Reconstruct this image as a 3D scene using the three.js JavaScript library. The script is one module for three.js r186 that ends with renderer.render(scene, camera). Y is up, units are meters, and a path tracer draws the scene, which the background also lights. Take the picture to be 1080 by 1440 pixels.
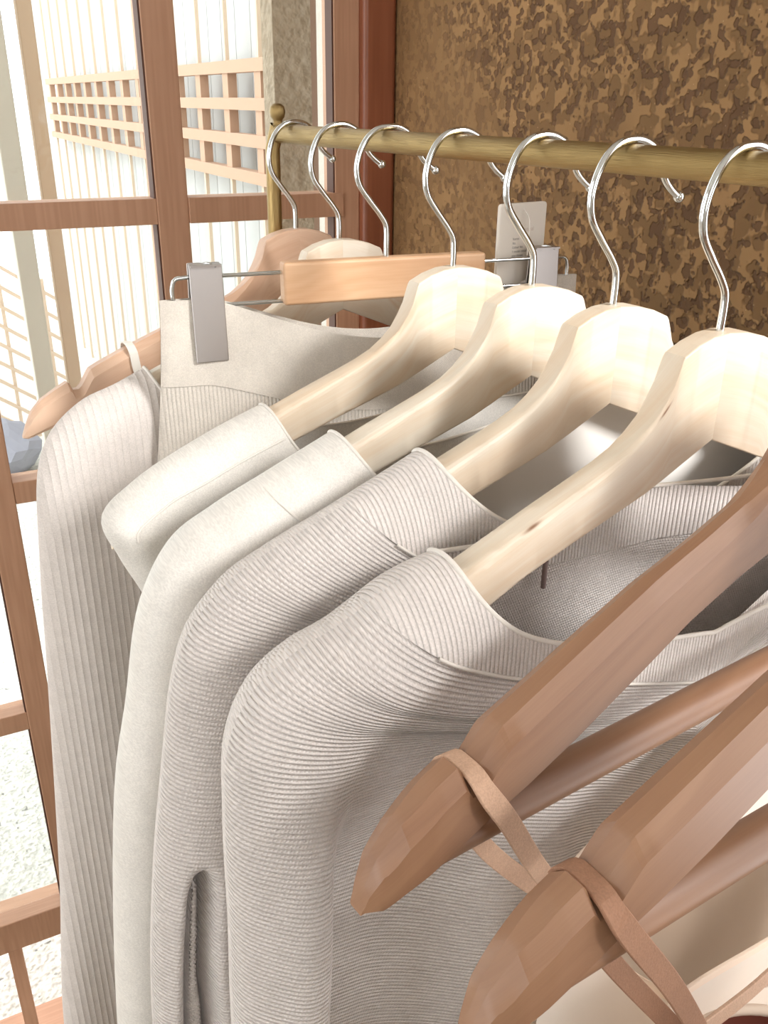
import * as THREE from 'three';
import { RoundedBoxGeometry } from 'three/addons/geometries/RoundedBoxGeometry.js';
import { mergeGeometries, mergeVertices, toCreasedNormals } from 'three/addons/utils/BufferGeometryUtils.js';

// ---------------------------------------------------------------- camera, sky, sun, exposure
const scene = new THREE.Scene();
const camera = new THREE.PerspectiveCamera(59.73, 1080 / 1440, 0.02, 60);
camera.position.set(0, 0.02238, 0.33503);
{
  const m = new THREE.Matrix4().makeBasis(
    new THREE.Vector3(0.54911418, 0.01197826, -0.8356615),
    new THREE.Vector3(-0.35481224, 0.90865512, -0.22012301),
    new THREE.Vector3(0.75669141, 0.41737559, 0.50320545));
  camera.quaternion.setFromRotationMatrix(m);
}
scene.add(camera);

const SKY = 3.1;
scene.background = new THREE.Color().setRGB(0.99, 0.995, 1.0);
scene.backgroundIntensity = SKY;

const sun = new THREE.DirectionalLight(new THREE.Color().setRGB(1.0, 0.98, 0.955), 4.7);
sun.position.set(2.4, 1.75, -1.45);
sun.target.position.set(-0.3, -0.15, 0);
sun.castShadow = true;
sun.shadow.radius = 26;
sun.shadow.mapSize.set(2048, 2048);
Object.assign(sun.shadow.camera, { left: -2.5, right: 2.5, top: 2.5, bottom: -2.5, near: 0.1, far: 12 });
scene.add(sun, sun.target);

const renderer = new THREE.WebGLRenderer({ antialias: true });
renderer.toneMapping = THREE.LinearToneMapping;
renderer.toneMappingExposure = 1.16;
renderer.shadowMap.enabled = true;

// ---------------------------------------------------------------- helpers
let seed = 7;
const rnd = () => { seed = (seed * 1664525 + 1013904223) >>> 0; return seed / 4294967296; };
const lerp = (a, b, t) => a + (b - a) * t;
const clamp = (x, a = 0, b = 1) => Math.min(b, Math.max(a, x));
const smooth = (a, b, x) => { const t = clamp((x - a) / (b - a)); return t * t * (3 - 2 * t); };
const V3 = (x, y, z) => new THREE.Vector3(x, y, z);
const rad = THREE.MathUtils.degToRad;

function hash(x, y, s) { let h = (x * 374761393 + y * 668265263 + s * 974634777) | 0; h = Math.imul(h ^ (h >>> 13), 1274126177); return ((h ^ (h >>> 16)) >>> 0) / 4294967296; }
function vnoise(x, y, px, py, s) {          // tiling value noise, periods px, py in cells
  const x0 = Math.floor(x), y0 = Math.floor(y), fx = x - x0, fy = y - y0;
  const ux = fx * fx * (3 - 2 * fx), uy = fy * fy * (3 - 2 * fy);
  const w = (a, p) => ((a % p) + p) % p;
  const a = hash(w(x0, px), w(y0, py), s), b = hash(w(x0 + 1, px), w(y0, py), s), c = hash(w(x0, px), w(y0 + 1, py), s), d = hash(w(x0 + 1, px), w(y0 + 1, py), s);
  return lerp(lerp(a, b, ux), lerp(c, d, ux), uy);
}
function fbm(x, y, p, s, oct = 4) { let v = 0, a = 0.5, q = p; for (let i = 0; i < oct; i++) { v += a * vnoise(x * q, y * q, q, q, s + i); a *= 0.5; q *= 2; } return v / (1 - Math.pow(0.5, oct)); }

function dataTex(w, h, fn, srgb, rx = 1, ry = 1) {
  const d = new Uint8Array(w * h * 4);
  for (let j = 0; j < h; j++) for (let i = 0; i < w; i++) {
    const c = fn(i / w, j / h), k = (j * w + i) * 4;
    if (typeof c === 'number') { d[k] = d[k + 1] = d[k + 2] = clamp(c) * 255; } else { d[k] = clamp(c[0]) * 255; d[k + 1] = clamp(c[1]) * 255; d[k + 2] = clamp(c[2]) * 255; }
    d[k + 3] = 255;
  }
  const t = new THREE.DataTexture(d, w, h, THREE.RGBAFormat);
  t.wrapS = t.wrapT = THREE.RepeatWrapping; t.magFilter = THREE.LinearFilter; t.minFilter = THREE.LinearFilter;
  if (srgb) t.colorSpace = THREE.SRGBColorSpace;
  t.repeat.set(rx, ry); t.needsUpdate = true;
  return t;
}
const taken = new Map();
function numbered(name) { const k = taken.get(name) ?? 0; taken.set(name, k + 1); return k ? `${name}_${String(k).padStart(3, '0')}` : name; }
function tag(o, label, category, group, kind) {
  o.userData.label = label; if (category) o.userData.category = category; if (group) o.userData.group = group; if (kind) o.userData.kind = kind; return o;
}
function part(name, geo, mat, parent, label) {
  const m = new THREE.Mesh(geo, mat); m.name = name; m.castShadow = m.receiveShadow = true; parent.add(m);
  if (label) m.userData.label = label;
  return m;
}
function thing(name, pos, label, category, group, kind) {
  const g = new THREE.Group(); g.name = numbered(name); g.position.set(...pos); scene.add(g);
  tag(g, label, category, group, kind); return g;
}
const box = (x0, x1, y0, y1, z0, z1, r = 0) => {
  const g = r ? new RoundedBoxGeometry(x1 - x0, y1 - y0, z1 - z0, 2, Math.min(r, (x1 - x0) / 2.01, (y1 - y0) / 2.01, (z1 - z0) / 2.01)) : new THREE.BoxGeometry(x1 - x0, y1 - y0, z1 - z0);
  g.translate((x0 + x1) / 2, (y0 + y1) / 2, (z0 + z1) / 2); return metreUV(g);
};
function metreUV(g) {                                   // box mapping in metres
  g = g.index ? g.toNonIndexed() : g;
  const p = g.attributes.position, n = g.attributes.normal, uv = new Float32Array(p.count * 2);
  for (let i = 0; i < p.count; i++) {
    const ax = Math.abs(n.getX(i)), ay = Math.abs(n.getY(i)), az = Math.abs(n.getZ(i));
    let u, v;
    if (ax >= ay && ax >= az) { u = p.getZ(i); v = p.getY(i); } else if (ay >= az) { u = p.getX(i); v = p.getZ(i); } else { u = p.getX(i); v = p.getY(i); }
    uv[2 * i] = u; uv[2 * i + 1] = v;
  }
  g.setAttribute('uv', new THREE.BufferAttribute(uv, 2)); return g;
}
function tube(pts, r, seg = 64, rs = 12, closed = false, tension = 0.5) {
  const c = new THREE.CatmullRomCurve3(pts.map((p) => V3(...p)), closed, 'centripetal', tension);
  return new THREE.TubeGeometry(c, seg, r, rs, closed);
}
const at = (tab, u) => {                                // piecewise linear table lookup
  if (u <= tab[0][0]) return tab[0][1];
  for (let i = 1; i < tab.length; i++) if (u <= tab[i][0]) return lerp(tab[i - 1][1], tab[i][1], (u - tab[i - 1][0]) / (tab[i][0] - tab[i - 1][0]));
  return tab[tab.length - 1][1];
};
function gridGeo(nu, nv, fn, uvfn) {                    // (nu+1) x (nv+1) sheet
  const p = new Float32Array((nu + 1) * (nv + 1) * 3), t = new Float32Array((nu + 1) * (nv + 1) * 2), idx = [];
  for (let j = 0; j <= nv; j++) for (let i = 0; i <= nu; i++) {
    const k = j * (nu + 1) + i, q = fn(i / nu, j / nv, i, j), w = uvfn ? uvfn(i / nu, j / nv, i, j, q) : [i / nu, j / nv];
    p.set(q.slice(0, 3), 3 * k); t.set(w, 2 * k);
    if (i < nu && j < nv) idx.push(k, k + 1, k + nu + 2, k, k + nu + 2, k + nu + 1);
  }
  const g = new THREE.BufferGeometry();
  g.setAttribute('position', new THREE.BufferAttribute(p, 3)); g.setAttribute('uv', new THREE.BufferAttribute(t, 2)); g.setIndex(idx); g.computeVertexNormals();
  return g;
}
function ribbon(pts, w, th, wdir, seg = 60) {           // flat strap swept along a path; wdir is the direction across it
  const c = new THREE.CatmullRomCurve3(pts.map((p) => V3(...p)), false, 'centripetal');
  const wd = V3(...wdir).normalize(), P = [], U = [], I = [];
  const loop = [[-1, -0.6], [-0.92, -1], [0.92, -1], [1, -0.6], [1, 0.6], [0.92, 1], [-0.92, 1], [-1, 0.6]];
  const L = c.getLength();
  for (let i = 0; i <= seg; i++) {
    const t = i / seg, q = c.getPointAt(t), tan = c.getTangentAt(t), n = V3(0, 0, 0).crossVectors(tan, wd).normalize(), ww = V3(0, 0, 0).crossVectors(n, tan).normalize();
    for (let k = 0; k < 8; k++) {
      const a = loop[k][0] * w / 2, b = loop[k][1] * th / 2;
      P.push(q.x + ww.x * a + n.x * b, q.y + ww.y * a + n.y * b, q.z + ww.z * a + n.z * b); U.push(a, t * L);
      if (i < seg) { const k2 = (k + 1) % 8, o = i * 8; I.push(o + k, o + k2, o + 8 + k2, o + k, o + 8 + k2, o + 8 + k); }
    }
  }
  for (let k = 1; k < 7; k++) { I.push(0, k + 1, k); const o = seg * 8; I.push(o, o + k, o + k + 1); }
  const g = new THREE.BufferGeometry();
  g.setAttribute('position', new THREE.Float32BufferAttribute(P, 3)); g.setAttribute('uv', new THREE.Float32BufferAttribute(U, 2)); g.setIndex(I);
  return toCreasedNormals(g, 0.6);
}

// ---------------------------------------------------------------- materials
function woodTex(base, streak, dark, s, freq, knots = []) {
  // covers 0.28 m along the grain (u) by 0.14 m across (v)
  return dataTex(1024, 512, (x, y) => {
    const wob = fbm(x, y, 3, s, 3) * 0.22;
    let yy = y + wob;
    let kn = 0;
    for (const [kx, ky, kr] of knots) {
      const dx = (x - kx) * 2, dy = y - ky, d2 = Math.hypot(dx * 0.5, dy) / kr;
      yy += 0.02 * Math.sign(dy || 1) * Math.exp(-d2 * d2 * 0.35);
      kn = Math.max(kn, Math.exp(-Math.pow(Math.hypot(dx / 3.4, dy) / kr * 1.9, 2)));
    }
    const ring = 0.5 + 0.5 * Math.sin(yy * freq * 6.283 + 3 * fbm(x, y, 2, s + 9, 2));
    const fine = vnoise(x * 24, y * 330, 24, 330, s + 3), mid = vnoise(x * 7, yy * 46, 7, 1e6, s + 5), big = fbm(x, y, 2, s + 17, 3);
    const t = clamp(0.32 * ring + 0.22 * (fine - 0.3) + 0.45 * (mid - 0.3) + 0.5 * (big - 0.4));
    return [0, 1, 2].map((k) => lerp(lerp(base[k], streak[k], t), dark[k], kn * 0.8));
  }, true, 1 / 0.28, 1 / 0.14);
}
const woodSets = [[11, 4.2, []], [23, 5.1, []], [37, 3.6, [[0.39, 0.585, 0.014], [0.13, 0.61, 0.010]]], [53, 4.6, [[0.20, 0.28, 0.016]]]];
const woodMats = woodSets.map(([s, f, k]) => new THREE.MeshPhysicalMaterial({ map: woodTex([0.90, 0.86, 0.795], [0.85, 0.75, 0.635], [0.42, 0.26, 0.16], s, f, k), roughness: 0.48, clearcoat: 0.12, clearcoatRoughness: 0.5 }));
const pinkWood = new THREE.MeshPhysicalMaterial({ map: woodTex([0.87, 0.74, 0.64], [0.79, 0.63, 0.52], [0.40, 0.24, 0.15], 61, 4.1), roughness: 0.45, clearcoat: 0.15, clearcoatRoughness: 0.45 });
const shadedTanWood = new THREE.MeshPhysicalMaterial({ map: woodTex([0.62, 0.47, 0.36], [0.53, 0.38, 0.285], [0.40, 0.24, 0.15], 71, 4.4, [[0.225, 0.41, 0.018]]), roughness: 0.45, clearcoat: 0.15, clearcoatRoughness: 0.45 });  // darker copy of the notched-hanger wood; foreground shade is in the colour
const barWood = new THREE.MeshPhysicalMaterial({ map: woodTex([0.86, 0.71, 0.57], [0.78, 0.60, 0.45], [0.5, 0.3, 0.2], 91, 3.2), roughness: 0.5 });
const frameTex = dataTex(512, 512, (x, y) => {
  const a = vnoise(x * 220, y * 10, 220, 10, 5), b = fbm(x, y, 4, 8, 4), t = clamp(0.5 * a + 0.7 * (b - 0.25));
  return [lerp(0.80, 0.70, t), lerp(0.63, 0.53, t), lerp(0.52, 0.42, t)];
}, true, 1 / 0.5, 1 / 0.5);
const frameWood = new THREE.MeshStandardMaterial({ map: frameTex, roughness: 0.62 });
const pillarWood = new THREE.MeshStandardMaterial({ map: dataTex(512, 512, (x, y) => { const a = vnoise(x * 160, y * 6, 160, 6, 15), b = fbm(x, y, 4, 18, 4), t = clamp(0.5 * a + 0.6 * (b - 0.2)); return [lerp(0.62, 0.50, t), lerp(0.38, 0.29, t), lerp(0.27, 0.20, t)]; }, true, 2, 2), roughness: 0.35 });
const chrome = new THREE.MeshStandardMaterial({ color: 0xdfe4e6, metalness: 1, roughness: 0.13 });
const brushed = new THREE.MeshStandardMaterial({ color: 0xb9b4b2, metalness: 1, roughness: 0.34 });
const brass = new THREE.MeshStandardMaterial({ color: new THREE.Color().setRGB(0.36, 0.255, 0.11), metalness: 1, roughness: 0.38, bumpMap: dataTex(128, 128, (x, y) => vnoise(x * 64, y * 64, 64, 64, 4), false, 6, 2), bumpScale: 0.00015 });
const blackPlastic = new THREE.MeshStandardMaterial({ color: 0x17181a, roughness: 0.4 });

// knits: heights only, the yarn colour is even with a little fleck
const yarn = (c, s) => dataTex(256, 256, (x, y) => { const f = 0.94 + 0.09 * vnoise(x * 128, y * 128, 128, 128, s) - 0.03 * vnoise(x * 8, y * 8, 8, 8, s + 2); return c.map((k) => k * f); }, true, 1 / 0.05, 1 / 0.05);
// garter ribs run along u: 8 ribs by 14 stitches per tile of 17.6 x 17.6 mm
const ribsBump = dataTex(256, 256, (x, y) => {
  const row = y * 8, k = Math.floor(row), f = row - k;
  const rib = Math.pow(Math.sin(Math.PI * f), 0.8);
  const st = Math.abs(Math.sin(Math.PI * (x * 14 + (k % 2) * 0.5 + 0.25 * Math.sin(6.283 * f))));
  return 0.12 + 0.62 * rib + 0.24 * st * rib;
}, false, 1 / 0.0176, 1 / 0.0176);
const fineBump = dataTex(256, 256, (x, y) => {               // plain jersey side: small offset stitches
  const row = y * 14, k = Math.floor(row), f = row - k;
  return 0.15 + 0.8 * Math.pow(Math.sin(Math.PI * f) * Math.abs(Math.sin(Math.PI * (x * 14 + (k % 2) * 0.5))), 0.7);
}, false, 1 / 0.021, 1 / 0.021);
const rib2 = (n) => dataTex(256, 64, (x, y) => { const f = (x * n) % 1; return 0.08 + 0.84 * Math.pow(Math.sin(Math.PI * f), 0.6) + 0.08 * Math.abs(Math.sin(Math.PI * y * 12 + (Math.floor(x * n) % 2) * 1.57)); }, false, 1, 1);
const colRib = rib2(8); colRib.repeat.set(1 / 0.0176, 1 / 0.02);
const wideRib = rib2(6); wideRib.repeat.set(1 / 0.027, 1 / 0.02);
const skirtRib = rib2(8); skirtRib.repeat.set(1 / 0.0208, 1 / 0.02);
const cloth = (c, bump, scale, extra = {}) => new THREE.MeshPhysicalMaterial({ map: yarn(c, 3), bumpMap: bump, bumpScale: scale, roughness: 0.95, side: THREE.DoubleSide, sheen: 0.25, sheenRoughness: 0.6, sheenColor: new THREE.Color(0xfff6ee), ...extra });
const ivory = [0.89, 0.862, 0.845], ecru = [0.87, 0.84, 0.82];
const knitRow = cloth(ivory, ribsBump, 0.0011);
const knitCollar = cloth(ivory, colRib, 0.0008);
const knitWide = cloth(ecru, wideRib, 0.0006);
const knitFine = cloth(ivory, fineBump, 0.0006);
const skirtBump = fineBump.clone(); skirtBump.repeat.set(1 / 0.012, 1 / 0.012); skirtBump.needsUpdate = true;
const skirtTop = cloth([0.87, 0.84, 0.80], skirtBump, 0.00015);
const skirtRibM = cloth([0.87, 0.84, 0.80], skirtRib, 0.0008);
const jerseyBump = dataTex(128, 128, (x, y) => vnoise(x * 90, y * 90, 90, 90, 2), false, 1 / 0.03, 1 / 0.03);
const jersey = cloth([0.90, 0.885, 0.86], jerseyBump, 0.00012);
const satin = new THREE.MeshPhysicalMaterial({ map: yarn([0.91, 0.895, 0.87], 9), roughness: 0.5, side: THREE.DoubleSide, sheen: 0.6, sheenRoughness: 0.4, sheenColor: new THREE.Color(0xffffff), bumpMap: jerseyBump, bumpScale: 0.00006 });
const lining = new THREE.MeshStandardMaterial({ color: 0xeeebe6, roughness: 0.7, side: THREE.DoubleSide });
const camiSatin = new THREE.MeshPhysicalMaterial({ color: 0xf1e6da, roughness: 0.45, side: THREE.DoubleSide, sheen: 0.5, sheenColor: new THREE.Color(0xfff4e6), transmission: 0.25, thickness: 0 });
const strapBeige = new THREE.MeshStandardMaterial({ map: yarn([0.80, 0.66, 0.56], 21), roughness: 0.85, bumpMap: jerseyBump, bumpScale: 0.0001, side: THREE.DoubleSide });
const strapShaded = new THREE.MeshStandardMaterial({ map: yarn([0.62, 0.46, 0.36], 22), roughness: 0.85, bumpMap: jerseyBump, bumpScale: 0.0001, side: THREE.DoubleSide });  // brown tone carries the shade on the nearest straps
const camiEdge = new THREE.MeshStandardMaterial({ color: 0xe6d2bf, roughness: 0.6, side: THREE.DoubleSide });
const cupLining = new THREE.MeshStandardMaterial({ color: 0x7a3f31, roughness: 0.7, side: THREE.DoubleSide });
const stitchM = new THREE.MeshStandardMaterial({ color: 0x9c8a88, roughness: 0.95 });
const strapWhite = new THREE.MeshStandardMaterial({ color: 0xe9e6df, roughness: 0.8, side: THREE.DoubleSide });
const thread = new THREE.MeshStandardMaterial({ color: 0xe6e1da, roughness: 0.9 });

// ---------------------------------------------------------------- the room (turned 6.1 degrees against the rack)
const A = rad(6.1), FLOOR = -1.5, CEIL = 0.95;
const XL = -1.115, ZB = -0.271, XRT = 1.7, ZF = 2.0;
const room = (X, Y, Z) => [X * Math.cos(A) - Z * Math.sin(A), Y, X * Math.sin(A) + Z * Math.cos(A)];
function roomThing(name, base, label, category, group, kind, exact) {
  const g = new THREE.Group(); g.name = exact ? name : numbered(name); g.position.set(...room(...base)); g.rotation.y = -A; scene.add(g); tag(g, label, category, group, kind); return g;
}
function structure(name, geo, mat, label) { const m = new THREE.Mesh(geo, mat); m.name = name; m.rotation.y = -A; m.castShadow = m.receiveShadow = true; m.userData.kind = 'structure'; if (label) m.userData.label = label; scene.add(m); return m; }

// earthen plaster: flakes proud of pits, coarser to the right, calmer towards the pillar
const wallN = 2048;
const flake = (x, y) => {
  const a = fbm(x, y, 84, 31, 3), b = fbm(x + 0.37, y + 0.11, 130, 77, 3), big = fbm(x, y, 6, 5, 3);
  const rough = clamp(0.22 + smooth(0.18, 0.52, x + 0.5 * (big - 0.5)) + 0.25 * smooth(0.5, 0.65, big));
  const pits = smooth(0.46, 0.38, b) * (0.12 + 0.88 * rough), plates = smooth(0.42, 0.56, a);
  return { h: clamp(0.55 + 0.34 * (plates - 0.5) * (0.15 + 0.85 * rough) - 0.38 * pits + 0.14 * (b - 0.5)), pits, plates, rough, big };
};
const wallCol = dataTex(wallN, wallN, (x, y) => {
  const f = flake(x, y), t = clamp(0.62 * f.plates * f.rough + 0.38 * (1 - f.rough) * (0.5 + f.big) + 0.5 * (f.big - 0.5));
  const c = [lerp(0.47, 0.67, t), lerp(0.35, 0.52, t), lerp(0.215, 0.345, t)];
  const fleck = hash(Math.floor(x * 800), Math.floor(y * 800), 3) > 0.9988 ? 0.14 : 0;
  return c.map((k, i) => lerp(k, [0.33, 0.225, 0.14][i], f.pits * 0.7) + fleck);  // shade of the pits and light on flake tops are painted in
}, true, 1 / 0.9, 1 / 0.9);
const wallBump = dataTex(wallN, wallN, (x, y) => flake(x, y).h, false, 1 / 0.9, 1 / 0.9);
for (const t of [wallCol, wallBump]) t.offset.set(1.115 / 0.9, 0);
const plaster = new THREE.MeshStandardMaterial({ map: wallCol, bumpMap: wallBump, bumpScale: 0.004, roughness: 0.92 });
const paleBump = dataTex(256, 256, (x, y) => fbm(x, y, 24, 3, 4), false, 1 / 0.25, 1 / 0.25);
const pale = new THREE.MeshStandardMaterial({ color: 0xdcd6cc, roughness: 0.95, bumpMap: paleBump, bumpScale: 0.002 });
const stucco = new THREE.MeshStandardMaterial({ map: dataTex(256, 256, (x, y) => { const f = fbm(x, y, 20, 12, 4); return [0.66 + 0.12 * (f - 0.5), 0.60 + 0.12 * (f - 0.5), 0.52 + 0.12 * (f - 0.5)]; }, true, 4, 4), roughness: 1, bumpMap: paleBump, bumpScale: 0.006 });
const tatami = new THREE.MeshStandardMaterial({ map: dataTex(256, 256, (x, y) => { const f = 0.8 + 0.2 * vnoise(x * 8, y * 120, 8, 120, 4); return [0.72 * f, 0.67 * f, 0.58 * f]; }, true, 2, 2), roughness: 0.8 });
const ceilWood = new THREE.MeshStandardMaterial({ color: 0xe0dbd2, roughness: 0.85, bumpMap: paleBump, bumpScale: 0.001 });

const TH = 0.12, TBK = 0.045;
// back wall with the sunny window right of the rack; small high one added to light shoulders
const WX0 = -0.06, WX1 = 0.40, WX2 = 0.45, WX3 = 0.67, WY2 = 0.30, WY3 = 0.78, WY0 = -0.62, WY1 = 0.55;
structure('wall_back', mergeGeometries([
  box(XL - TH, WX0, FLOOR, CEIL, ZB - TBK, ZB), box(WX1, WX2, FLOOR, CEIL, ZB - TBK, ZB), box(WX2, WX3, FLOOR, WY2, ZB - TBK, ZB), box(WX2, WX3, WY3, CEIL, ZB - TBK, ZB), box(WX3, XRT + TH, FLOOR, CEIL, ZB - TBK, ZB),
  box(WX0, WX1, FLOOR, WY0, ZB - TBK, ZB), box(WX0, WX1, WY1, CEIL, ZB - TBK, ZB)]), plaster, 'rough brown earthen plaster wall behind the brass clothing rack');
structure('wall_right', mergeGeometries([box(XRT, XRT + TH, FLOOR, CEIL, ZB, 0.0), box(XRT, XRT + TH, FLOOR, CEIL, 0.9, ZF), box(XRT, XRT + TH, FLOOR, -0.1, 0.0, 0.9), box(XRT, XRT + TH, 0.8, CEIL, 0.0, 0.9)]), pale);
structure('wall_front', mergeGeometries([box(XL - TH, -0.8, FLOOR, CEIL, ZF, ZF + TH), box(0.7, XRT + TH, FLOOR, CEIL, ZF, ZF + TH), box(-0.8, 0.7, FLOOR, -0.7, ZF, ZF + TH), box(-0.8, 0.7, 0.8, CEIL, ZF, ZF + TH)]), pale);
structure('floor', box(XL - TH, XRT + TH, FLOOR - 0.1, FLOOR, ZB - TH, ZF + TH), tatami);
structure('ceiling', box(XL - TH, XRT + TH, CEIL, CEIL + 0.1, ZB - TH, ZF + TH), ceilWood);
const DZ1 = 1.22, DTOP = 0.47;
structure('wall_left', mergeGeometries([box(XL - TH, XL, FLOOR, CEIL, DZ1, ZF), box(XL - TH, XL, DTOP, CEIL, ZB, DZ1), box(XL - TH, XL - 0.05, FLOOR, DTOP, ZB, -0.215)]), pale);
// corner pillar, rounded and reddish
structure('trim_1', box(XL - 0.05, XL + 0.012, FLOOR, CEIL, ZB, -0.2225, 0.008), pillarWood, 'reddish brown wooden corner pillar beside the plaster wall');
[[WX0, WX1, WY0, WY1], [WX2, WX3, WY2, WY3]].forEach(([x0, x1, y0, y1], k) => {
  const g = roomThing(`window_${k + 1}`, [x0, y0, ZB], k ? 'added unseen small high window in the plaster wall, lighting the shoulders' : 'tall window in the plaster wall beside the rack', undefined, undefined, 'structure', true);
  const w = x1 - x0, h = y1 - y0;
  part('frame_member', box(0, 0.018, 0, h, -0.043, -0.018), frameWood, g); part('frame_member', box(w - 0.018, w, 0, h, -0.043, -0.018), frameWood, g);
  part('frame_member', box(0.018, w - 0.018, h - 0.018, h, -0.043, -0.018), frameWood, g); part('frame_member', box(0.018, w - 0.018, 0, 0.018, -0.043, -0.018), frameWood, g);
});

// glazed lattice door on the left
const shadeStripM = new THREE.MeshStandardMaterial({ color: 0x5c3f33, roughness: 0.7 });
const glass = new THREE.MeshPhysicalMaterial({ color: 0xf7fbfb, transmission: 1, thickness: 0, roughness: 0.02, ior: 1.45, side: THREE.DoubleSide });
{
  const g = roomThing('door_1', [XL, FLOOR, 0], 'glazed wooden lattice sliding door beside the rack', undefined, undefined, 'structure', true);
  const y = (v) => v - FLOOR;                       // local heights from the floor
  const D0 = -0.038, D1 = 0;
  const st = [[-0.2225, -0.187], [0.014, 0.053], [0.270, 0.304], [0.505, 0.540], [0.74, 0.775], [0.975, 1.010], [1.185, 1.22]];
  for (const [a, b] of st) part('stile', box(D0, D1, y(FLOOR + 0.03), y(DTOP), a, b, 0.0015), frameWood, g);
  for (const [a, b] of st.slice(0, -1)) part('shade_strip', box(-0.0225, -0.002, y(-1.150), y(0.44), b, b + 0.0022), shadeStripM, g);  // added dark strips: shade of the unlit stile sides put into colour
  const rows = [[-0.1185, -0.0880], [-0.4565, -0.4265], [-0.8050, -0.7750], [0.222, 0.252]];
  for (let i = 0; i < st.length - 1; i++) {
    const a = st[i][1], b = st[i + 1][0];
    for (const [r0, r1] of rows) part('muntin', box(D0 + 0.001, i ? D1 - 0.001 : D1 + 0.003, y(r0), y(r1), i ? a : a - 0.011, b, 0.0012), frameWood, g);
    part('bottom_rail', box(D0 - 0.012, D1 + 0.004, y(-1.209), y(-1.150), a, b, 0.002), frameWood, g);
    part('top_rail', box(D0, D1, y(0.44), y(DTOP), a, b), frameWood, g);
    part('baluster', box(D0 + 0.008, D1 - 0.008, y(FLOOR + 0.03), y(-1.209), lerp(a, b, 0.36), lerp(a, b, 0.36) + 0.02), frameWood, g);
    const lv = [[-1.150, -0.805], [-0.775, -0.4565], [-0.4265, -0.1185], [-0.0880, 0.222], [0.252, 0.44]];
    for (const [r0, r1] of lv) part('pane', box(-0.026, -0.0235, y(r0), y(r1), a, b), glass, g);
  }
  part('sill_track', box(-0.10, 0.02, 0, 0.03, -0.2225, 1.22), frameWood, g);
}

// ---------------------------------------------------------------- outside the door
const YG = -1.55;
const boardM = [0, 1, 2].map((k) => new THREE.MeshStandardMaterial({ color: new THREE.Color().setRGB(...[[0.52, 0.515, 0.50], [0.495, 0.49, 0.475], [0.54, 0.535, 0.52]][k]), roughness: 0.9 }));
const trellisM = new THREE.MeshStandardMaterial({ color: new THREE.Color(0xb9977f), roughness: 0.85 });
const slatM = new THREE.MeshStandardMaterial({ color: new THREE.Color(0xd2bda6), roughness: 0.85 });
const FZ = -0.62;
{
  const g = roomThing('garden_ground', [XL - 4, YG, 0], 'pale gravel garden ground outside the lattice door', 'ground', undefined, 'structure');
  part('gravel_bed', box(-4.2, 3.9, -0.08, 0, -2.2, 5), new THREE.MeshStandardMaterial({ map: dataTex(512, 512, (x, y) => { const f = fbm(x, y, 110, 6, 3), k = 0.82 + 0.3 * (f - 0.5) - (vnoise(x * 90, y * 90, 90, 90, 8) > 0.93 ? 0.25 : 0); return [k, k * 0.99, k * 0.95]; }, true, 1.2, 1.2), roughness: 1, bumpMap: dataTex(512, 512, (x, y) => fbm(x, y, 110, 6, 3), false, 1.2, 1.2), bumpScale: 0.006 }), g);
}
{
  const g = roomThing('board_fence', [-4.5, YG, FZ - 0.08], 'white vertical board fence outside behind the trellis', 'fence');
  const top = 1.75 - YG;
  let k = 0;
  for (let x = -7.4; x < -1.3; x += 0.142, k++) part('board', box(x + 4.5, x + 4.5 + 0.137, 0, top - 0.0, -0.02 - (k % 3) * 0.001, 0), boardM[k % 3], g);
  part('fence_rail', box(-2.9, 3.2, 0.4, 0.48, -0.06, -0.025), boardM[1], g); part('fence_rail', box(-2.9, 3.2, 2.6, 2.68, -0.06, -0.025), boardM[1], g);
}
{
  const g = roomThing('garden_trellis', [-4, YG, FZ], 'tan wooden trellis of slats and crossbars in front of white board fence', 'trellis');
  const y = (v) => v - YG;
  for (let x = -2.30; x > -6.4; x -= 0.288) {
    part('slat', box(x + 4 - 0.008, x + 4 + 0.008, 0, y(1.75), -0.012, 0.0), slatM, g);
    part('divider', box(x + 4 - 0.026, x + 4 + 0.026, y(-0.195), y(0.12), -0.026, 0.003), trellisM, g);
  }
  for (const [a, b] of [[0.097, 0.131], [-0.003, 0.030], [-0.102, -0.068], [-0.203, -0.169]]) part('crossbar', box(-2.45, 2.4, y(a), y(b), -0.03, 0.008), trellisM, g);
}
{
  const g = roomThing('garden_wall', [-1.315, YG, -0.24], 'short pale stucco wall end outside the door beside the corner pillar', 'wall');
  part('stucco_face', box(-0.03, 0.015, 0, 2.6, 0.006, 0.064), stucco, g);
  part('trim_board', box(-0.03, 0.005, 0, 2.6, -0.11, 0.006), new THREE.MeshStandardMaterial({ color: 0x9c7f6c, roughness: 0.8 }), g);
}
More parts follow.
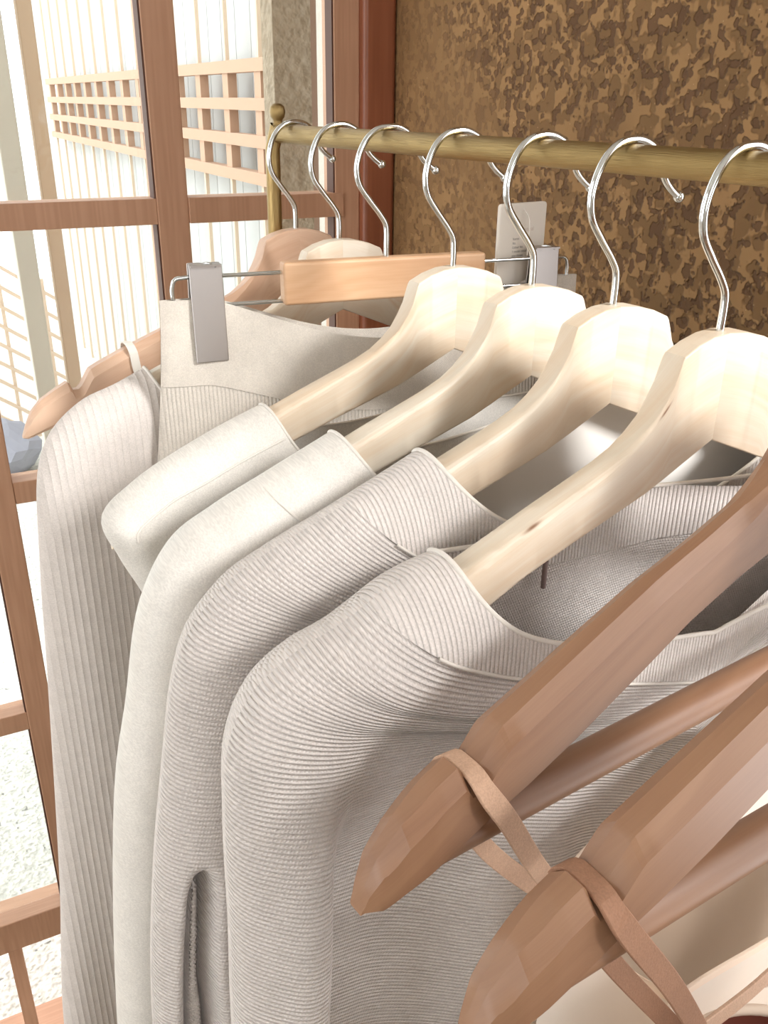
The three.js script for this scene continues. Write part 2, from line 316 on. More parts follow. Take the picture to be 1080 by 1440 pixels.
{
  const postM = new THREE.MeshStandardMaterial({ color: 0xc9c2b4, roughness: 0.85 }), postB = new THREE.MeshStandardMaterial({ color: 0xc2a88e, roughness: 0.85 });
  const p1 = new THREE.Mesh(box(-0.02, 0.02, 0, 2.6, -0.018, 0.018, 0.003), postM); p1.name = numbered('veranda_post'); p1.position.set(...room(-1.80, YG, 0.142)); p1.rotation.y = -A; scene.add(p1); tag(p1, 'pale grey square veranda post standing on the gravel', 'post');
  const p2 = new THREE.Mesh(box(-0.02, 0.012, 0, 2.6, -0.013, 0.013, 0.003), postB); p2.name = numbered('veranda_post'); p2.position.set(...room(-1.80, YG, 0.085)); p2.rotation.y = -A; scene.add(p2); tag(p2, 'narrow tan veranda post next to the pale grey one', 'post');
  for (const p of [p1, p2]) p.castShadow = p.receiveShadow = true;
  // low lattice panel leaning on the gravel
  const g = roomThing('garden_lattice', [-4.6, YG, 0.16], 'small tan lattice panel leaning askew outside on the gravel', 'lattice');
  const lm = new THREE.MeshStandardMaterial({ color: 0xcbb39c, roughness: 0.9 });
  for (let i = 0; i < 10; i++) { const b = part('lattice_strip', box(-0.008, 0.008, -0.008, 0.008, -0.62, 0.62), lm, g); b.position.set(0, 0.10 + i * 0.10, 0.02); b.rotation.x = rad(-36); }
  for (let i = 0; i < 11; i++) { const b = part('lattice_strip', box(-0.016, 0.0, -0.50, 0.50, -0.008, 0.008), lm, g); b.position.set(0, 0.56 + (i - 5) * 0.07, (i - 5) * 0.0965 + 0.02); }
  const rk = new THREE.IcosahedronGeometry(0.16, 3); { const p = rk.attributes.position; for (let i = 0; i < p.count; i++) { const v = V3(p.getX(i), p.getY(i), p.getZ(i)), f = 1 + 0.22 * (vnoise(v.x * 14 + 9, v.y * 14 + v.z * 9 + 9, 99, 99, 4) - 0.5); p.setXYZ(i, v.x * f * 1.25, v.y * f * 0.85, v.z * f * 1.1); } rk.computeVertexNormals(); }
  const r = new THREE.Mesh(rk, new THREE.MeshStandardMaterial({ color: 0x8d8c96, roughness: 0.9 })); r.name = 'garden_rock'; r.position.set(...room(-4.15, YG + 0.12, 0.13)); r.castShadow = r.receiveShadow = true; scene.add(r); tag(r, 'blue grey garden rock on the gravel by the lattice panel', 'rock');
}

// ---------------------------------------------------------------- brass rack
{
  const g = thing('clothing_rack', [-0.655, FLOOR, 0], 'brass clothing rack with round rail and ball finial', 'clothing rack');
  const h = -FLOOR, R = 0.0066, X1 = 1.05;
  const rail = new THREE.CylinderGeometry(R, R, X1, 40, 1); rail.rotateZ(Math.PI / 2); rail.translate(X1 / 2, h, 0);
  part('rail', rail, brass, g);
  for (const s of [0, 1]) {
    const x = s ? X1 : 0, o = s ? 1 : -1;
    part('post', tube([[x + o * 0.018, 0.012, 0.004], [x + o * 0.010, h * 0.5, 0.004], [x + o * 0.0045, h - 0.03, 0.003], [x + o * 0.0045, h - 0.012, 0.003], [x + o * 0.004, h - 0.002, 0.002], [x + o * 0.001, h + 0.005, 0]], 0.0056, 90, 28), brass, g);
    const ball = new THREE.LatheGeometry([[0.0001, 0], [0.0048, 0], [0.0042, 0.003], [0.0034, 0.005], [0.0036, 0.0066], [0.0052, 0.0085], [0.0060, 0.012], [0.0052, 0.0156], [0.003, 0.0176], [0.0001, 0.018]].map(([a, b]) => new THREE.Vector2(a, b)), 32);
    ball.translate(x, h + 0.003, 0); part('finial', ball, brass, g);
    const foot = new THREE.CylinderGeometry(0.0066, 0.0066, 0.44, 20); foot.rotateX(Math.PI / 2); foot.translate(x + o * 0.018, 0.0066, 0); part('foot', foot, brass, g);
  }
  const low = new THREE.CylinderGeometry(0.005, 0.005, X1 + 0.03, 20); low.rotateZ(Math.PI / 2); low.translate(X1 / 2, 0.14, 0.004); part('cross_rod', low, brass, g);
}

// ---------------------------------------------------------------- hangers
const mm = (a) => a.map(([u, v]) => [u / 1000, v / 1000]);
const TOPN = mm([[0, -66], [10, -66.6], [20, -69], [28.5, -72.6], [29.5, -74], [31, -78], [33, -84], [37, -91], [42, -98], [49, -104], [57, -109], [68, -113.5], [80, -117.5], [106, -125.8], [142, -138.4], [165, -147.6], [170.5, -150.2], [172, -152], [178, -161], [180.5, -163], [184.5, -162.8], [186, -158.5], [187.5, -157], [196, -161], [207, -167], [214, -174], [219, -183], [222, -190]]);
const TOPS = TOPN.filter(([u]) => u < 0.1706 || u > 0.1874);
const BOT = mm([[0, -115], [20, -123], [42, -132], [65, -139], [88, -145.5], [111, -152.5], [133, -161], [170, -177], [195, -185], [211, -190], [219, -192.6], [222, -192]]);
const TOPH = [...TOPN.filter(([u]) => u < 0.07), ...mm([[80, -118.5], [106, -128], [142, -144.5], [159, -152.5], [174, -159.5], [175.5, -161], [181, -168.5], [183.5, -171.5], [189, -172], [190.5, -169.5], [192, -168], [200, -172], [212, -181], [220, -190], [224, -199], [226, -207]])];
const BOTH = mm([[0, -115], [42, -133], [88, -150], [118, -165], [144, -178], [165, -187], [180, -192.5], [196, -200], [212, -206.5], [220, -210], [226, -209]]);
const THKH = mm([[0, 12], [28, 12], [60, 13], [110, 15.5], [170, 17], [205, 17], [218, 14], [226, 6]]);
const THK = mm([[0, 12], [28, 12], [60, 13], [110, 15.5], [170, 17], [205, 14], [217, 10], [222, 3]]);
const RND = mm([[0, 1.1], [28, 1.1], [40, 2], [70, 4.0], [110, 6.0], [222, 6.5]]);
function armGeo(side, TOP, bend, facet, uo, vo, BOT_ = BOT, THK_ = THK) {
  const end = TOP[TOP.length - 1][0];
  const us = [...new Set([...TOP.map((p) => p[0]), ...BOT_.map((p) => p[0]), ...Array.from({ length: 76 }, (_, i) => i * 0.003)])].filter((u) => u <= end).sort((a, b) => a - b).filter((u, i, l) => !i || u - l[i - 1] > 0.0004);
  const P = [], U = [], I = []; let nl = 0;
  us.forEach((u, i) => {
    const t = at(TOP, u), b = at(BOT_, u), T = at(THK_, u) / 2; let r = Math.min(at(RND, u), T * 0.98, (t - b) / 2 * 0.95);
    const loop = [];
    if (facet) {
      const c = Math.min(lerp(0.0012, 0.0052, smooth(0.03, 0.07, u)), T * 0.7, (t - b) * 0.4), c2 = c * 0.6;
      loop.push([T, t - c], [T - c, t], [-T + c, t], [-T, t - c], [-T, b + c2], [-T + c2, b], [T - c2, b], [T, b + c2]);
    } else {
      const cs = [[T - r, t - r, 0], [-T + r, t - r, 1], [-T + r, b + r, 2], [T - r, b + r, 3]];
      for (const [cx, cy, q] of cs) for (let k = 0; k <= 5; k++) { const a = (q + k / 5) * Math.PI / 2; loop.push([cx + r * Math.cos(a), cy + r * Math.sin(a)]); }
    }
    nl = loop.length;
    for (const [n, y] of loop) { P.push(n + u * Math.tan(bend), y, side * u); U.push(u + uo, y - (t + b) / 2 + (y > (t + b) / 2 ? 0.9 : -0.9) * (T - n) + vo); }
    if (i) for (let k = 0; k < nl; k++) { const k2 = (k + 1) % nl, o = (i - 1) * nl; side > 0 ? I.push(o + k, o + nl + k2, o + k2, o + k, o + nl + k, o + nl + k2) : I.push(o + k, o + k2, o + nl + k2, o + k, o + nl + k2, o + nl + k); }
  });
  const o = (us.length - 1) * nl;
  for (let k = 1; k < nl - 1; k++) side > 0 ? (I.push(0, k, k + 1), I.push(o, o + k + 1, o + k)) : (I.push(0, k + 1, k), I.push(o, o + k, o + k + 1));
  const g = new THREE.BufferGeometry();
  g.setAttribute('position', new THREE.Float32BufferAttribute(P, 3)); g.setAttribute('uv', new THREE.Float32BufferAttribute(U, 2)); g.setIndex(I);
  return toCreasedNormals(g, facet ? 0.62 : 0.5);
}
const HOOK = [[0, -0.078, 0], [0, -0.066, 0], [0, -0.055, 0], [0, -0.0495, 0.0008], [0, -0.044, 0.0042], [0, -0.034, 0.0125], [0, -0.025, 0.0190], [0, -0.016, 0.0208], [0, -0.006, 0.0186], [0, 0.002, 0.0138], [0, 0.0068, 0.0075], [0, 0.0086, 0], [0, 0.0082, -0.0075], [0, 0.0045, -0.0150], [0, -0.002, -0.0200], [0, -0.009, -0.0235], [0, -0.0135, -0.0282], [0, -0.0170, -0.0335]];
const hookGeo = tube(HOOK, 0.00185, 140, 14);
const tipGeo = new THREE.SphereGeometry(0.0028, 18, 12); tipGeo.translate(0, -0.0172, -0.0340);
function frame(o, f) { o.rotation.order = 'YXZ'; o.rotation.y = rad(f.yaw); o.rotation.x = rad(f.roll ?? 0); }
function woodHanger(f, label) {
  const g = thing('wooden_hanger', [f.x, f.y ?? 0, 0], label, 'hanger', 'wooden hangers on the brass rail'); frame(g, f);
  const TOP = f.heavy ? TOPH : f.notch ? TOPN : TOPS, more = f.heavy ? [BOTH, THKH] : [];
  part('arm', armGeo(1, TOP, rad(f.bend), f.notch, f.uo ?? 0, f.vo ?? 0, ...more), f.mat, g);
  part('arm', armGeo(-1, TOP, rad(f.bend), f.notch, (f.uo ?? 0) + 0.13, (f.vo ?? 0) + 0.05, ...more), f.mat2 ?? f.mat, g);
  const hk = part('hook', hookGeo, chrome, g, 'shiny chrome wire hook'); part('hook_tip', tipGeo, chrome, hk);
  if (f.notch) { const br = f.heavy ? 0.0074 : 0.0056, b = new THREE.CylinderGeometry(br, br, 0.396, 24, 1); b.rotateX(Math.PI / 2); b.translate(0, f.heavy ? -0.1975 : -0.1875, 0); const uv = b.attributes.uv; for (let i = 0; i < uv.count; i++) { const u0 = uv.getX(i), v0 = uv.getY(i); uv.setXY(i, v0 * 0.4, u0 * 0.035); } part('trouser_bar', b, f.barMat ?? f.mat, g); }
  return g;
}
const F = {
  h1: { x: -0.631, yaw: 2, bend: 0, notch: true, mat: pinkWood, uo: 0.3, vo: 0.03 },
  h2: { x: -0.566, yaw: -4.5, bend: 6.5, mat: woodMats[1], uo: 0.03, vo: 0.02 },
  h4: { x: -0.433, yaw: -4.5, bend: 6.5, mat: woodMats[0], uo: 0.0, vo: 0.0 },
  h5: { x: -0.363, yaw: -4.5, bend: 6.5, mat: woodMats[1], uo: 0.06, vo: 0.07 },
  h6: { x: -0.304, yaw: -4.5, bend: 6.5, mat: woodMats[0], uo: 0.11, vo: 0.03 },
  h7: { x: -0.2415, yaw: -4.5, bend: 6.5, mat: woodMats[2], mat2: woodMats[0], uo: 0.0, vo: 0.07 },
  h8: { x: -0.178, yaw: 2.5, roll: -1.7, bend: 0, heavy: true, notch: true, mat: shadedTanWood, uo: 0.0, vo: 0.07 },
  h9: { x: -0.115, yaw: -0.5, roll: -1.2, bend: 0, heavy: true, notch: true, mat: shadedTanWood, uo: 0.05, vo: 0.05 },
};
woodHanger(F.h1, 'notched wooden hanger with a white strap loop, at the rack end post');
woodHanger(F.h2, 'pale wooden hanger carrying the wide-ribbed grey ivory sweater');
woodHanger(F.h4, 'pale wooden hanger carrying the white sleeveless top');
woodHanger(F.h5, 'pale wooden hanger carrying the white satin blouse');
woodHanger(F.h6, 'pale wooden hanger carrying the fine-ridged sweater with an open side slit');
woodHanger(F.h7, 'pale wooden hanger with a small dark knot, carrying the ridged boat-neck sweater');
woodHanger(F.h8, 'notched shade-darkened tan wooden hanger with trouser bar and beige strap, next to the boat-neck sweater');
woodHanger(F.h9, 'notched shade-darkened tan wooden hanger with trouser bar and shade-darkened strap, farthest from the end post');

// clip hanger
const H3 = { x: -0.505, yaw: -11 };
{
  const g = thing('clip_hanger', [H3.x, 0, 0], 'clip hanger with wooden bar, chrome rods and two metal clips', 'hanger'); frame(g, H3);
  const bar = new RoundedBoxGeometry(0.011, 0.027, 0.144, 3, 0.0022); bar.translate(0, -0.0835, 0);
  const q = metreUV(bar); { const uv = q.attributes.uv; for (let i = 0; i < uv.count; i++) uv.setXY(i, uv.getX(i) + 0.1, uv.getY(i) * 0.8); }
  part('bar', q, barWood, g);
  const hk = part('hook', hookGeo, chrome, g, 'shiny chrome wire hook'); part('hook_tip', tipGeo, chrome, hk);
  for (const s of [1, -1]) {
    part('rod_loop', tube([[0, -0.0765, s * 0.066], [0, -0.0765, s * 0.10], [0, -0.0765, s * 0.134], [0, -0.0775, s * 0.1395], [0, -0.082, s * 0.1415], [0, -0.089, s * 0.1415], [0, -0.0935, s * 0.1395], [0, -0.0945, s * 0.134], [0, -0.0945, s * 0.10], [0, -0.0945, s * 0.066]], 0.0013, 90, 10, false), chrome, g);
    const c = new THREE.Group(); c.name = 'clip'; c.position.set(0, 0, s * 0.121); g.add(c);
    const jaw = (sg) => { const j = new RoundedBoxGeometry(0.0016, 0.060, 0.0205, 2, 0.0007); j.rotateZ(sg * 0.075); j.translate(sg * 0.0050, -0.0985, 0); return j; };
    part('jaw', jaw(1), brushed, c); part('jaw', jaw(-1), brushed, c);
    part('spring', tube([[0.0045, -0.070, -0.006], [0.0005, -0.0685, -0.002], [-0.0045, -0.070, 0.003], [0.004, -0.071, 0.006]], 0.0008, 30, 8), chrome, c);
    part('top_plate', box(-0.0058, 0.0058, -0.0700, -0.0688, -0.0095, 0.0095), brushed, c);
    part('pad', box(-0.002, 0.002, -0.1265, -0.118, -0.009, 0.009), blackPlastic, c);
  }
}
// card tag beside the far clip
{
  const cv = document.createElement('canvas'); cv.width = 256; cv.height = 384; const c = cv.getContext('2d');
  c.fillStyle = '#ece6dd'; c.fillRect(0, 0, 256, 384);
  c.fillStyle = '#4a4744'; c.font = '13px sans-serif';
  ['Name:', 'No.', 'Colour No.', '1 model detail', 'size shown'].forEach((s, i) => c.fillText(s, 76, 140 + i * 17));
  c.fillStyle = '#c9b9ae'; c.font = '20px sans-serif'; c.fillText('natural', 128, 108);
  const t = new THREE.CanvasTexture(cv); t.colorSpace = THREE.SRGBColorSpace;
  const g = thing('card_tag', [H3.x, 0, 0], 'white printed card tag hanging behind the far chrome clip', 'tag'); g.rotation.y = rad(-11);
  const w = 0.044, hh = 0.066, sh = new THREE.Shape(), r = 0.002;
  sh.moveTo(-w / 2 + r, -hh / 2); sh.lineTo(w / 2 - r, -hh / 2); sh.quadraticCurveTo(w / 2, -hh / 2, w / 2, -hh / 2 + r); sh.lineTo(w / 2, hh / 2 - r); sh.quadraticCurveTo(w / 2, hh / 2, w / 2 - r, hh / 2); sh.lineTo(-w / 2 + r, hh / 2); sh.quadraticCurveTo(-w / 2, hh / 2, -w / 2, hh / 2 - r); sh.lineTo(-w / 2, -hh / 2 + r); sh.quadraticCurveTo(-w / 2, -hh / 2, -w / 2 + r, -hh / 2);
  const e = new THREE.ExtrudeGeometry(sh, { depth: 0.0016, bevelEnabled: true, bevelThickness: 0.0007, bevelSize: 0.0007, bevelSegments: 2 });
  const p = e.attributes.position, uv = e.attributes.uv; for (let i = 0; i < uv.count; i++) uv.setXY(i, clamp((p.getX(i) + w / 2) / w, 0.005, 0.995), clamp((p.getY(i) + hh / 2) / hh, 0.005, 0.995));
  e.rotateY(Math.PI / 2); e.rotateY(rad(14)); e.translate(-0.0135, -0.074, -0.1085);
  part('card', e, new THREE.MeshStandardMaterial({ map: t, roughness: 0.6 }), g);
  part('tag_cord', tube([[-0.0115, -0.044, -0.1085], [-0.005, -0.05, -0.110], [-0.001, -0.0745, -0.108]], 0.0004, 16, 6), thread, g);
}

// ---------------------------------------------------------------- garments
function polyline(pts) {                                  // smooth curve through (u, v) points, by arclength
  const c = new THREE.CatmullRomCurve3(pts.map(([u, v]) => V3(u, v, 0)), false, 'centripetal'); c.arcLengthDivisions = 400; return c;
}
// A sheet from the outline (shoulder, side) inward to the middle line. front = +1 / -1, side = +1 / -1.
function sheetFn(o, front, side) {
  const sil = polyline(o.sil), L = sil.getLength(), hem = o.sil[o.sil.length - 1][1], neck = front > 0 ? o.neckF : o.neckB, bow = front > 0 ? (o.bowF ?? 0.02) : (o.bowB ?? 0.012);
  const tb = Math.tan(rad(o.bend ?? 0));
  return (tau, sig) => {
    const s = sil.getPointAt(clamp(sig)), tg = sil.getTangentAt(clamp(sig));
    const nx = tg.y, ny = -tg.x;                           // inward
    const qv = lerp(neck, hem, sig);
    const k = 0.42 * Math.abs(s.x);
    const cx = s.x + nx * k, cy = s.y + Math.min(0, ny) * k * lerp(0.7, 0.3, sig);
    const t = Math.pow(tau, 1.9), a = (1 - t) * (1 - t), b = 2 * t * (1 - t), c = t * t;
    let u = a * s.x + b * Math.max(cx, 0.0) + c * 0, v = a * s.y + b * lerp(s.y, cy, o.pull ?? 0.42) + c * qv;
    v -= bow * 4 * t * (1 - t) * Math.pow(1 - sig, 6);
    const d = Math.hypot(u - s.x, v - s.y), r = o.r ?? 0.03;
    const x = 1 - Math.min(1, d / r);
    let n = (front > 0 ? o.T : (o.Tb ?? o.T)) * Math.sqrt(Math.max(0, 1 - x * x));
    if (o.slim && side < 0) n *= 1 - o.slim * smooth(0.0, 0.06, u);
    if (o.fold) n += o.fold(u, v, d, sig * L, front) * Math.sqrt(Math.max(0, 1 - x * x));
    u = Math.max(u, 0); n = Math.max(n, Math.min(n, 0) * 0 - 0.010);
    return { u, v, n, d, l: sig * L, w: n * front + tb * (Math.sqrt(u * u + 0.0003) - 0.0173), side };
  };
}
function garmentSheet(o, front, side, s0, s1, nu, nv, extra, uvMode) {
  const f = sheetFn(o, front, side);
  const g = gridGeo(nu, nv, (i, j) => { const q = f(i, lerp(s0, s1, j)); const e = extra ? extra * front * smooth(0.004, 0.02, q.d) : 0; return [q.w + e, q.v, side * q.u, q]; },
    (i, j, a, b, p) => { const q = p[3]; return uvMode === 'rows' ? [side * q.u + front * 0.3, q.l] : uvMode === 'cols' ? [q.d * 1.0 + q.u * 0 + side * 0.5, q.l] : [side * q.u * (1) + (front > 0 ? 0 : 0.4), q.v]; });
  return g;
}
function tubeAlong(fn, n, r, rs = 8) { const pts = []; for (let i = 0; i <= n; i++) pts.push(fn(i / n)); return tube(pts, r, n * 2, rs); }
function garment(name, f, o, label, category, mats) {
  const g = thing(name, [f.x, f.y ?? 0, 0], label, category); frame(g, f);
  o.bend = f.bend ?? 0; g.userData.shape = o;
  const nu = o.nu ?? 70, nv = o.nv ?? 150, s0 = mats.collar ? mats.collarTo : 0;
  for (const fr of [1, -1]) part(fr > 0 ? 'front_panel' : 'back_panel', mergeGeometries([1, -1].map((sd) => garmentSheet(o, fr, sd, s0, 1, nu, nv, 0, fr < 0 && mats.back ? 'plain' : mats.uv))), fr < 0 ? (mats.back ?? mats.body) : mats.body, g);
  if (mats.collar) {
    for (const fr of [1, -1]) {
      const cg = []; for (const sd of [1, -1]) cg.push(garmentSheet(o, fr, sd, 0, mats.collarTo, nu, 14, 0.0006, 'plain'));
      part('collar', mergeGeometries(cg), mats.collar, g);
      const fn = sheetFn(o, fr, 1), fs = (t) => { const sd = t < 0.5 ? 1 : -1, q = fn(lerp(1, 0.42, Math.abs(t - 0.5) * 2), mats.collarTo); return [q.w + fr * 0.0012, q.v, sd * q.u]; };
      part('collar_seam', tubeAlong(fs, 120, 0.0007, 6), thread, g);
    }
  }
  for (const fr of [1, -1]) {
    const fn = sheetFn(o, fr, 1), fs = (t) => { const sd = t < 0.5 ? 1 : -1, q = fn(1 - Math.abs(t - 0.5) * 2, 0); return [q.w, q.v, sd * q.u]; };
    part('neckline_edge', tubeAlong(fs, 140, mats.edge ?? 0.0011, 8), mats.edgeMat ?? thread, g);
  }
  return g;
}
const wav = (x, s) => Math.sin(x + s) * 0.6 + Math.sin(x * 2.3 + s * 1.7) * 0.4;

garment('knit_sweater', F.h2, {
  sil: [[0.150, -0.138], [0.171, -0.146], [0.193, -0.153], [0.215, -0.170], [0.226, -0.192], [0.235, -0.261], [0.242, -0.343], [0.259, -0.528], [0.276, -0.677], [0.280, -0.82]],
  neckF: -0.185, neckB: -0.15, T: 0.022, r: 0.032, pull: 0.5,
  fold: (u, v) => 0.004 * wav(u * 40, 1) * smooth(-0.18, -0.35, v),
}, 'ribbed grey ivory knit sweater hanging by the lattice door', 'sweater', { body: knitWide, uv: 'plainv', edgeMat: thread });

garment('sleeveless_top', F.h4, {
  sil: [[0.128, -0.131], [0.150, -0.1375], [0.175, -0.1465], [0.204, -0.159], [0.2245, -0.176], [0.218, -0.200], [0.207, -0.228], [0.199, -0.27], [0.203, -0.34], [0.215, -0.62]],
  neckF: -0.20, neckB: -0.155, T: 0.021, r: 0.018, bowF: 0.02,
  fold: (u, v, d, l) => 0.003 * wav(u * 55, 2) * smooth(-0.2, -0.4, v) - 0.002 * smooth(0.05, 0.08, l) * smooth(0.12, 0.09, l),
}, 'smooth white sleeveless top with a stitched shoulder edge', 'top', { body: jersey, uv: 'plainv', edge: 0.0008 });

garment('satin_blouse', F.h5, {
  sil: [[0.123, -0.127], [0.159, -0.140], [0.190, -0.1515], [0.212, -0.163], [0.230, -0.190], [0.243, -0.243], [0.253, -0.286], [0.270, -0.442], [0.280, -0.68]],
  neckF: -0.21, neckB: -0.152, T: 0.024, r: 0.024, bowF: 0.015,
  fold: (u, v, d) => -0.010 * Math.exp(-Math.pow((d - 0.052) / 0.014, 2)) * smooth(-0.22, -0.36, v) + 0.003 * wav(u * 60, 4) * smooth(-0.2, -0.4, v),
}, 'smooth white satin blouse with a shoulder seam', 'blouse', { body: satin, uv: 'plainv', edge: 0.0009 });

garment('knit_sweater', F.h6, {
  sil: [[0.112, -0.120], [0.135, -0.128], [0.162, -0.137], [0.190, -0.146], [0.211, -0.155], [0.230, -0.173], [0.238, -0.193], [0.246, -0.233], [0.256, -0.292], [0.265, -0.378], [0.270, -0.66]],
  neckF: -0.185, neckB: -0.152, T: 0.026, r: 0.036, bowF: 0.012,
  fold: (u, v, d) => -0.050 * Math.exp(-Math.pow((d - 0.016 - 0.006 * smooth(-0.28, -0.5, v)) / lerp(0.0035, 0.008, smooth(-0.28, -0.5, v)), 2)) * smooth(-0.275, -0.30, v) + 0.003 * wav(u * 50, 3) * smooth(-0.2, -0.4, v),
}, 'fine-ridged ivory knit sweater with an open side slit next to the satin blouse', 'sweater', { body: knitRow, back: knitFine, uv: 'rows', collar: knitCollar, collarTo: 0.07 });

garment('knit_sweater', F.h7, {
  sil: [[0.148, -0.134], [0.160, -0.1355], [0.172, -0.1385], [0.194, -0.1475], [0.214, -0.153], [0.231, -0.163], [0.241, -0.180], [0.2445, -0.215], [0.246, -0.27], [0.248, -0.320], [0.252, -0.64]],
  neckF: -0.205, neckB: -0.150, T: 0.027, slim: 0.45, r: 0.036, bowF: 0.012, bowB: 0.006, nu: 90, nv: 190,
  fold: (u, v, d) => -0.026 * smooth(0.030, 0.044, d) * smooth(0.125, 0.060, d) * smooth(-0.185, -0.27, v) + 0.006 * Math.exp(-Math.pow((d - 0.022) / 0.012, 2)) * smooth(-0.19, -0.27, v) + 0.006 * Math.exp(-Math.pow((u - 0.10 + (v + 0.3) * 0.12) / 0.022, 2)) * smooth(-0.2, -0.3, v) + 0.002 * wav(u * 45, 1) * smooth(-0.2, -0.4, v),
}, 'ridged ivory boat-neck knit sweater in front of the fine-ridged one', 'sweater', { body: knitRow, back: knitFine, uv: 'rows', collar: knitCollar, collarTo: 0.065 });
{
  // smooth white facing inside the back of the slit sweater and the little linking stitches of the boat neck
  const body = scene.children.filter((c) => c.name.startsWith('knit_sweater'));
  const [s6, s7] = [body[1], body[2]];
  const tb = Math.tan(rad(6.5));
  part('lining_panel', gridGeo(40, 20, (i, j) => { const u = lerp(0.135, -0.20, i), y0 = at(BOT, Math.abs(u)) + lerp(0.004, 0.012, smooth(0.03, 0.06, u)); return [-0.009 + tb * (Math.sqrt(u * u + 0.0003) - 0.0173) + 0.001 * Math.sin(u * 60), lerp(y0, -0.24, j), u]; }), lining, s6, 'smooth white facing inside the back');
  const st = (par, n, v, u) => part('stitch', tube([[n + tb * Math.abs(u), v + 0.007, u], [n + tb * Math.abs(u) + 0.0006, v, u + 0.0005], [n + tb * Math.abs(u), v - 0.007, u]], 0.0013, 12, 6), stitchM, par);
  st(s7, -0.0235, -0.176, 0.072); st(s7, 0.0265, -0.246, 0.06);
}

function tauAt(fn, sig, d) { let a = 0, b = 1; for (let i = 0; i < 30; i++) { const m = (a + b) / 2; fn(m, sig).d < d ? (a = m) : (b = m); } return (a + b) / 2; }
{
  const find = (n) => scene.children.find((c) => c.name === n);
  const top = find('sleeveless_top'), blouse = find('satin_blouse');
  for (const sd of [1, -1]) {
    const f4 = sheetFn(top.userData.shape, 1, sd), n4 = 40, p4 = [];
    for (let i = 0; i <= n4; i++) { const sig = lerp(0.005, 0.205, i / n4), q = f4(tauAt(f4, sig, 0.0135), sig); p4.push([q.w + 0.0003, q.v, sd * q.u]); }
    part('shoulder_seam', tube(p4, 0.0006, 120, 6), thread, top);
    const f5 = sheetFn(blouse.userData.shape, 1, sd), p5 = [];
    for (let i = 0; i <= 20; i++) { const q = f5(tauAt(f5, 0.075, lerp(0.0005, 0.06, i / 20)), 0.075); p5.push([q.w + 0.0003, q.v, sd * q.u]); }
    part('shoulder_seam', tube(p5, 0.0006, 60, 6), thread, blouse);
  }
  delete top.userData.shape; delete blouse.userData.shape;
  for (const c of scene.children) delete c.userData.shape;
}

// skirt held by the clips
{
  const g = thing('knit_skirt', [H3.x, 0, 0], 'ivory knit skirt with smooth waistband held by the clip hanger', 'skirt'); frame(g, H3);
  const topY = (u) => -0.0895 - 0.031 * Math.pow(Math.cos(clamp(u / 0.121, -1, 1) * Math.PI / 2), 1.2);
  const mk = (fr, v0, v1, nv, e) => gridGeo(110, nv, (i, j) => {
    const u = lerp(-1, 1, i), y0 = topY(u * 0.15), vv = lerp(v0, v1, j), y = lerp(y0, -0.72, vv);
    const hw = 0.150 + 0.016 * smooth(0, 0.35, vv) + 0.02 * vv, ang = clamp(Math.abs(u));
    const open = (0.003 + 0.013 * smooth(0, 0.2, vv)) + 0.010 * smooth(0.12, 0.02, vv) * Math.pow(Math.cos(u * Math.PI / 2), 2);
    const n = fr * (open * Math.sqrt(Math.max(0, 1 - Math.pow(ang, 6)))) + fr * e + 0.004 * wav(u * 6, 2) * smooth(0.1, 0.4, vv);
    return [n, y, u * hw];
  }, (i, j, a, b, p) => [p[2] + fr * 0.4, p[1]]);
  const W = 0.085;
  part('skirt_body', mergeGeometries([mk(1, W, 1, 90, 0), mk(-1, W, 1, 90, 0)]), skirtRibM, g);
  part('waistband', mergeGeometries([mk(1, 0, W, 30, 0.0006), mk(-1, 0, W, 30, 0.0006)]), skirtTop, g);
}

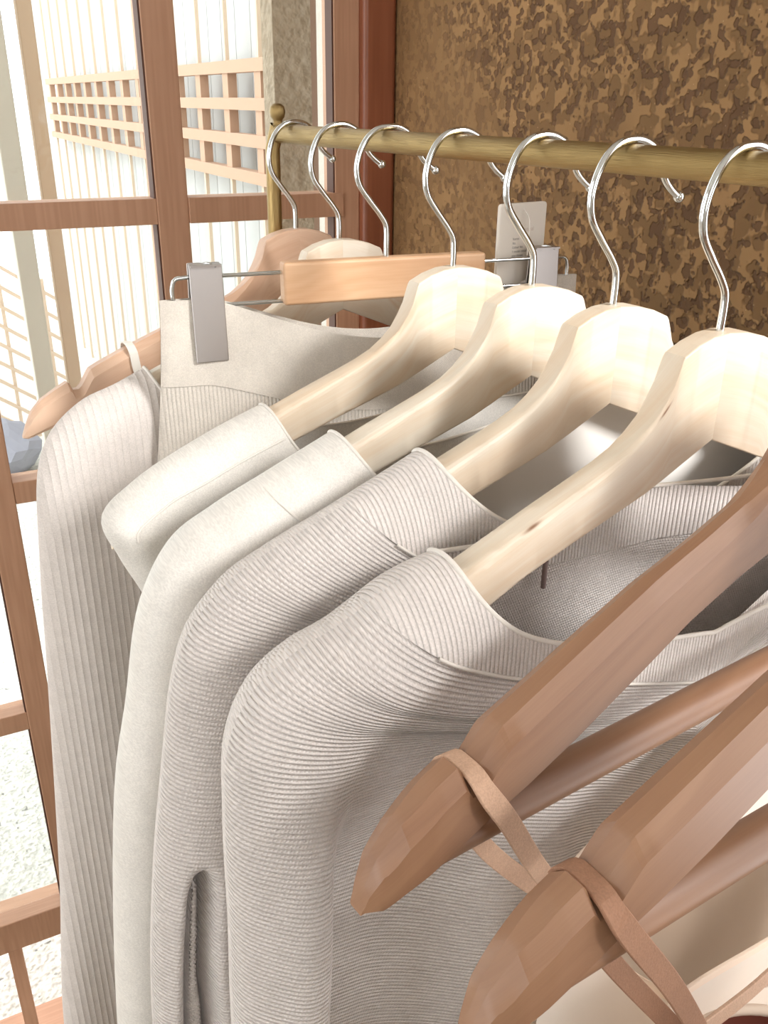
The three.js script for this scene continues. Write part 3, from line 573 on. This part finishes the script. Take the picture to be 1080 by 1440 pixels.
// strap garments on the notched hangers
function strapTop(f, o, label, category) {
  const g = thing(o.name, [f.x, f.y ?? 0, 0], label, category); frame(g, f);
  const neckY = (u, fr) => (fr > 0 ? lerp(o.cF, o.yT, Math.pow(Math.abs(u) / o.uT, o.pF ?? 1.4)) : lerp(o.cB, o.yT, Math.pow(Math.abs(u) / o.uT, o.pB ?? 2)));
  const sheet = (fr) => gridGeo(60, 40, (i, j) => {
    const u = lerp(-1, 1, i), w = lerp(o.uT, o.uH, smooth(0, 0.6, j)), uu = u * w, y0 = neckY(u * o.uT, fr);
    return [fr * (0.002 + o.T * Math.sqrt(Math.max(0, 1 - Math.pow(Math.abs(u), 4)))) + 0.002 * wav(uu * 40, fr) * j, lerp(y0, o.hem, j), uu];
  }, (i, j, a, b, p) => [p[2], p[1]]);
  part('body', mergeGeometries([sheet(1), sheet(-1)]), o.body, g);
  for (const fr of [1, -1]) {
    const e = []; for (let i = 0; i <= 40; i++) { const u = lerp(-1, 1, i / 40); e.push([fr * (0.0025 + o.T * Math.sqrt(Math.max(0, 1 - Math.pow(Math.abs(u), 4)))) + 0, neckY(u * o.uT, fr), u * o.uT]); }
    part('neckline_edge', ribbon(e, 0.0045, 0.0014, [0, 1, 0.01], 80), o.edge, g);
  }
  for (const s of [1, -1]) {
    const zA = 0.1865, zN = s * zA, yN = -0.1706;
    const st = part('strap', ribbon([[0.0105, o.yT - 0.004, s * (o.uT - 0.010)], [0.0125, -0.222, s * lerp(o.uT, zA, 0.50)], [0.0125, yN - 0.0174, s * (zA - 0.0090)], [0.0104, yN - 0.0049, s * (zA - 0.0012)], [0.006, yN - 0.0006, zN], [0, yN, zN], [-0.006, yN - 0.0006, zN], [-0.0100, yN - 0.0049, zN], [-0.012, yN - 0.0194, s * (zA - 0.0090)], [-0.014, -0.229, s * lerp(o.uT, zA, 0.55)], [-0.004, o.yT - 0.004, s * (o.uT - 0.008)]], o.sw ?? 0.0075, 0.0014, [0.05, 0.1, 1], 120), o.strap, g);
    if (o.ring) { const r = new THREE.TorusGeometry(0.0055, 0.0009, 10, 28); r.translate(0, 0, 0); r.rotateY(Math.PI / 2); r.translate(0.0115, -0.262, s * lerp(o.uT, 0.1825, 0.2)); part('strap_ring', r, chrome, st); }
  }
  return g;
}
strapTop(F.h8, { name: 'camisole', cF: -0.39, cB: -0.243, pB: 0.75, yT: -0.272, uT: 0.128, uH: 0.17, hem: -0.66, T: 0.014, body: camiSatin, edge: camiEdge, strap: strapBeige, ring: true }, 'cream satin camisole with beige straps next to the boat-neck sweater', 'camisole');
const bra = strapTop(F.h9, { name: 'bralette', cF: -0.36, cB: -0.315, yT: -0.288, uT: 0.122, uH: 0.13, hem: -0.42, T: 0.020, pF: 1.2, body: camiSatin, edge: camiEdge, strap: strapShaded }, 'cream bralette with brown-lined cups and shade-darkened straps', 'bralette');
{
  for (const s of [1, -1]) {
    const cup = new THREE.SphereGeometry(0.034, 40, 20, 0, Math.PI * 2, Math.PI / 2, Math.PI / 2); cup.scale(0.8, 1.0, 1.15); cup.translate(0.020, -0.300, s * 0.102);
    const cm = part('cup', cup, cupLining, bra, 'cup with dark reddish brown lining');
    const rim = new THREE.TorusGeometry(0.034, 0.0022, 10, 60); rim.rotateX(Math.PI / 2); rim.scale(0.8, 1, 1.15); rim.translate(0.020, -0.300, s * 0.102); part('rim', rim, camiEdge, cm);
  }
  part('back_band', ribbon([[0.006, -0.272, 0.122], [0.004, -0.276, 0.09], [0.0, -0.279, 0.05], [-0.004, -0.281, 0.0], [0, -0.279, -0.05], [0.004, -0.276, -0.09], [0.006, -0.272, -0.122]], 0.009, 0.0014, [0, 1, 0], 80), strapBeige, bra);
  part('band_loop', ribbon([[0.0025, -0.2705, 0.072], [0.0035, -0.277, 0.0715], [0.0025, -0.2835, 0.071]], 0.011, 0.0012, [0, 0, 1], 12), camiEdge, bra);
}
{
  const g = thing('camisole', [F.h1.x, 0, 0], 'white camisole with narrow straps on the hanger at the rack end post', 'camisole'); frame(g, F.h1);
  const sheet = (fr) => gridGeo(40, 30, (i, j) => { const u = lerp(-1, 1, i), w = lerp(0.118, 0.16, j); return [fr * (0.001 + 0.012 * Math.sqrt(Math.max(0, 1 - u ** 4))), lerp(-0.285 - 0.02 * Math.cos(u * 1.57), -0.70, j), u * w]; }, (i, j, a, b, p) => [p[2], p[1]]);
  part('body', mergeGeometries([sheet(1), sheet(-1)]), jersey, g);
  for (const s of [1, -1]) part('strap', ribbon([[0.004, -0.29, s * 0.112], [0.0105, -0.20, s * 0.129], [0.0098, -0.152, s * 0.1395], [0.0085, -0.141, s * 0.1405], [0.004, -0.1362, s * 0.1412], [-0.004, -0.1362, s * 0.1412], [-0.0085, -0.141, s * 0.1405], [-0.0098, -0.152, s * 0.1395], [-0.0105, -0.20, s * 0.129], [-0.004, -0.29, s * 0.112]], 0.0062, 0.0012, [0, 0.1, 1], 110), strapWhite, g);
}

renderer.render(scene, camera);
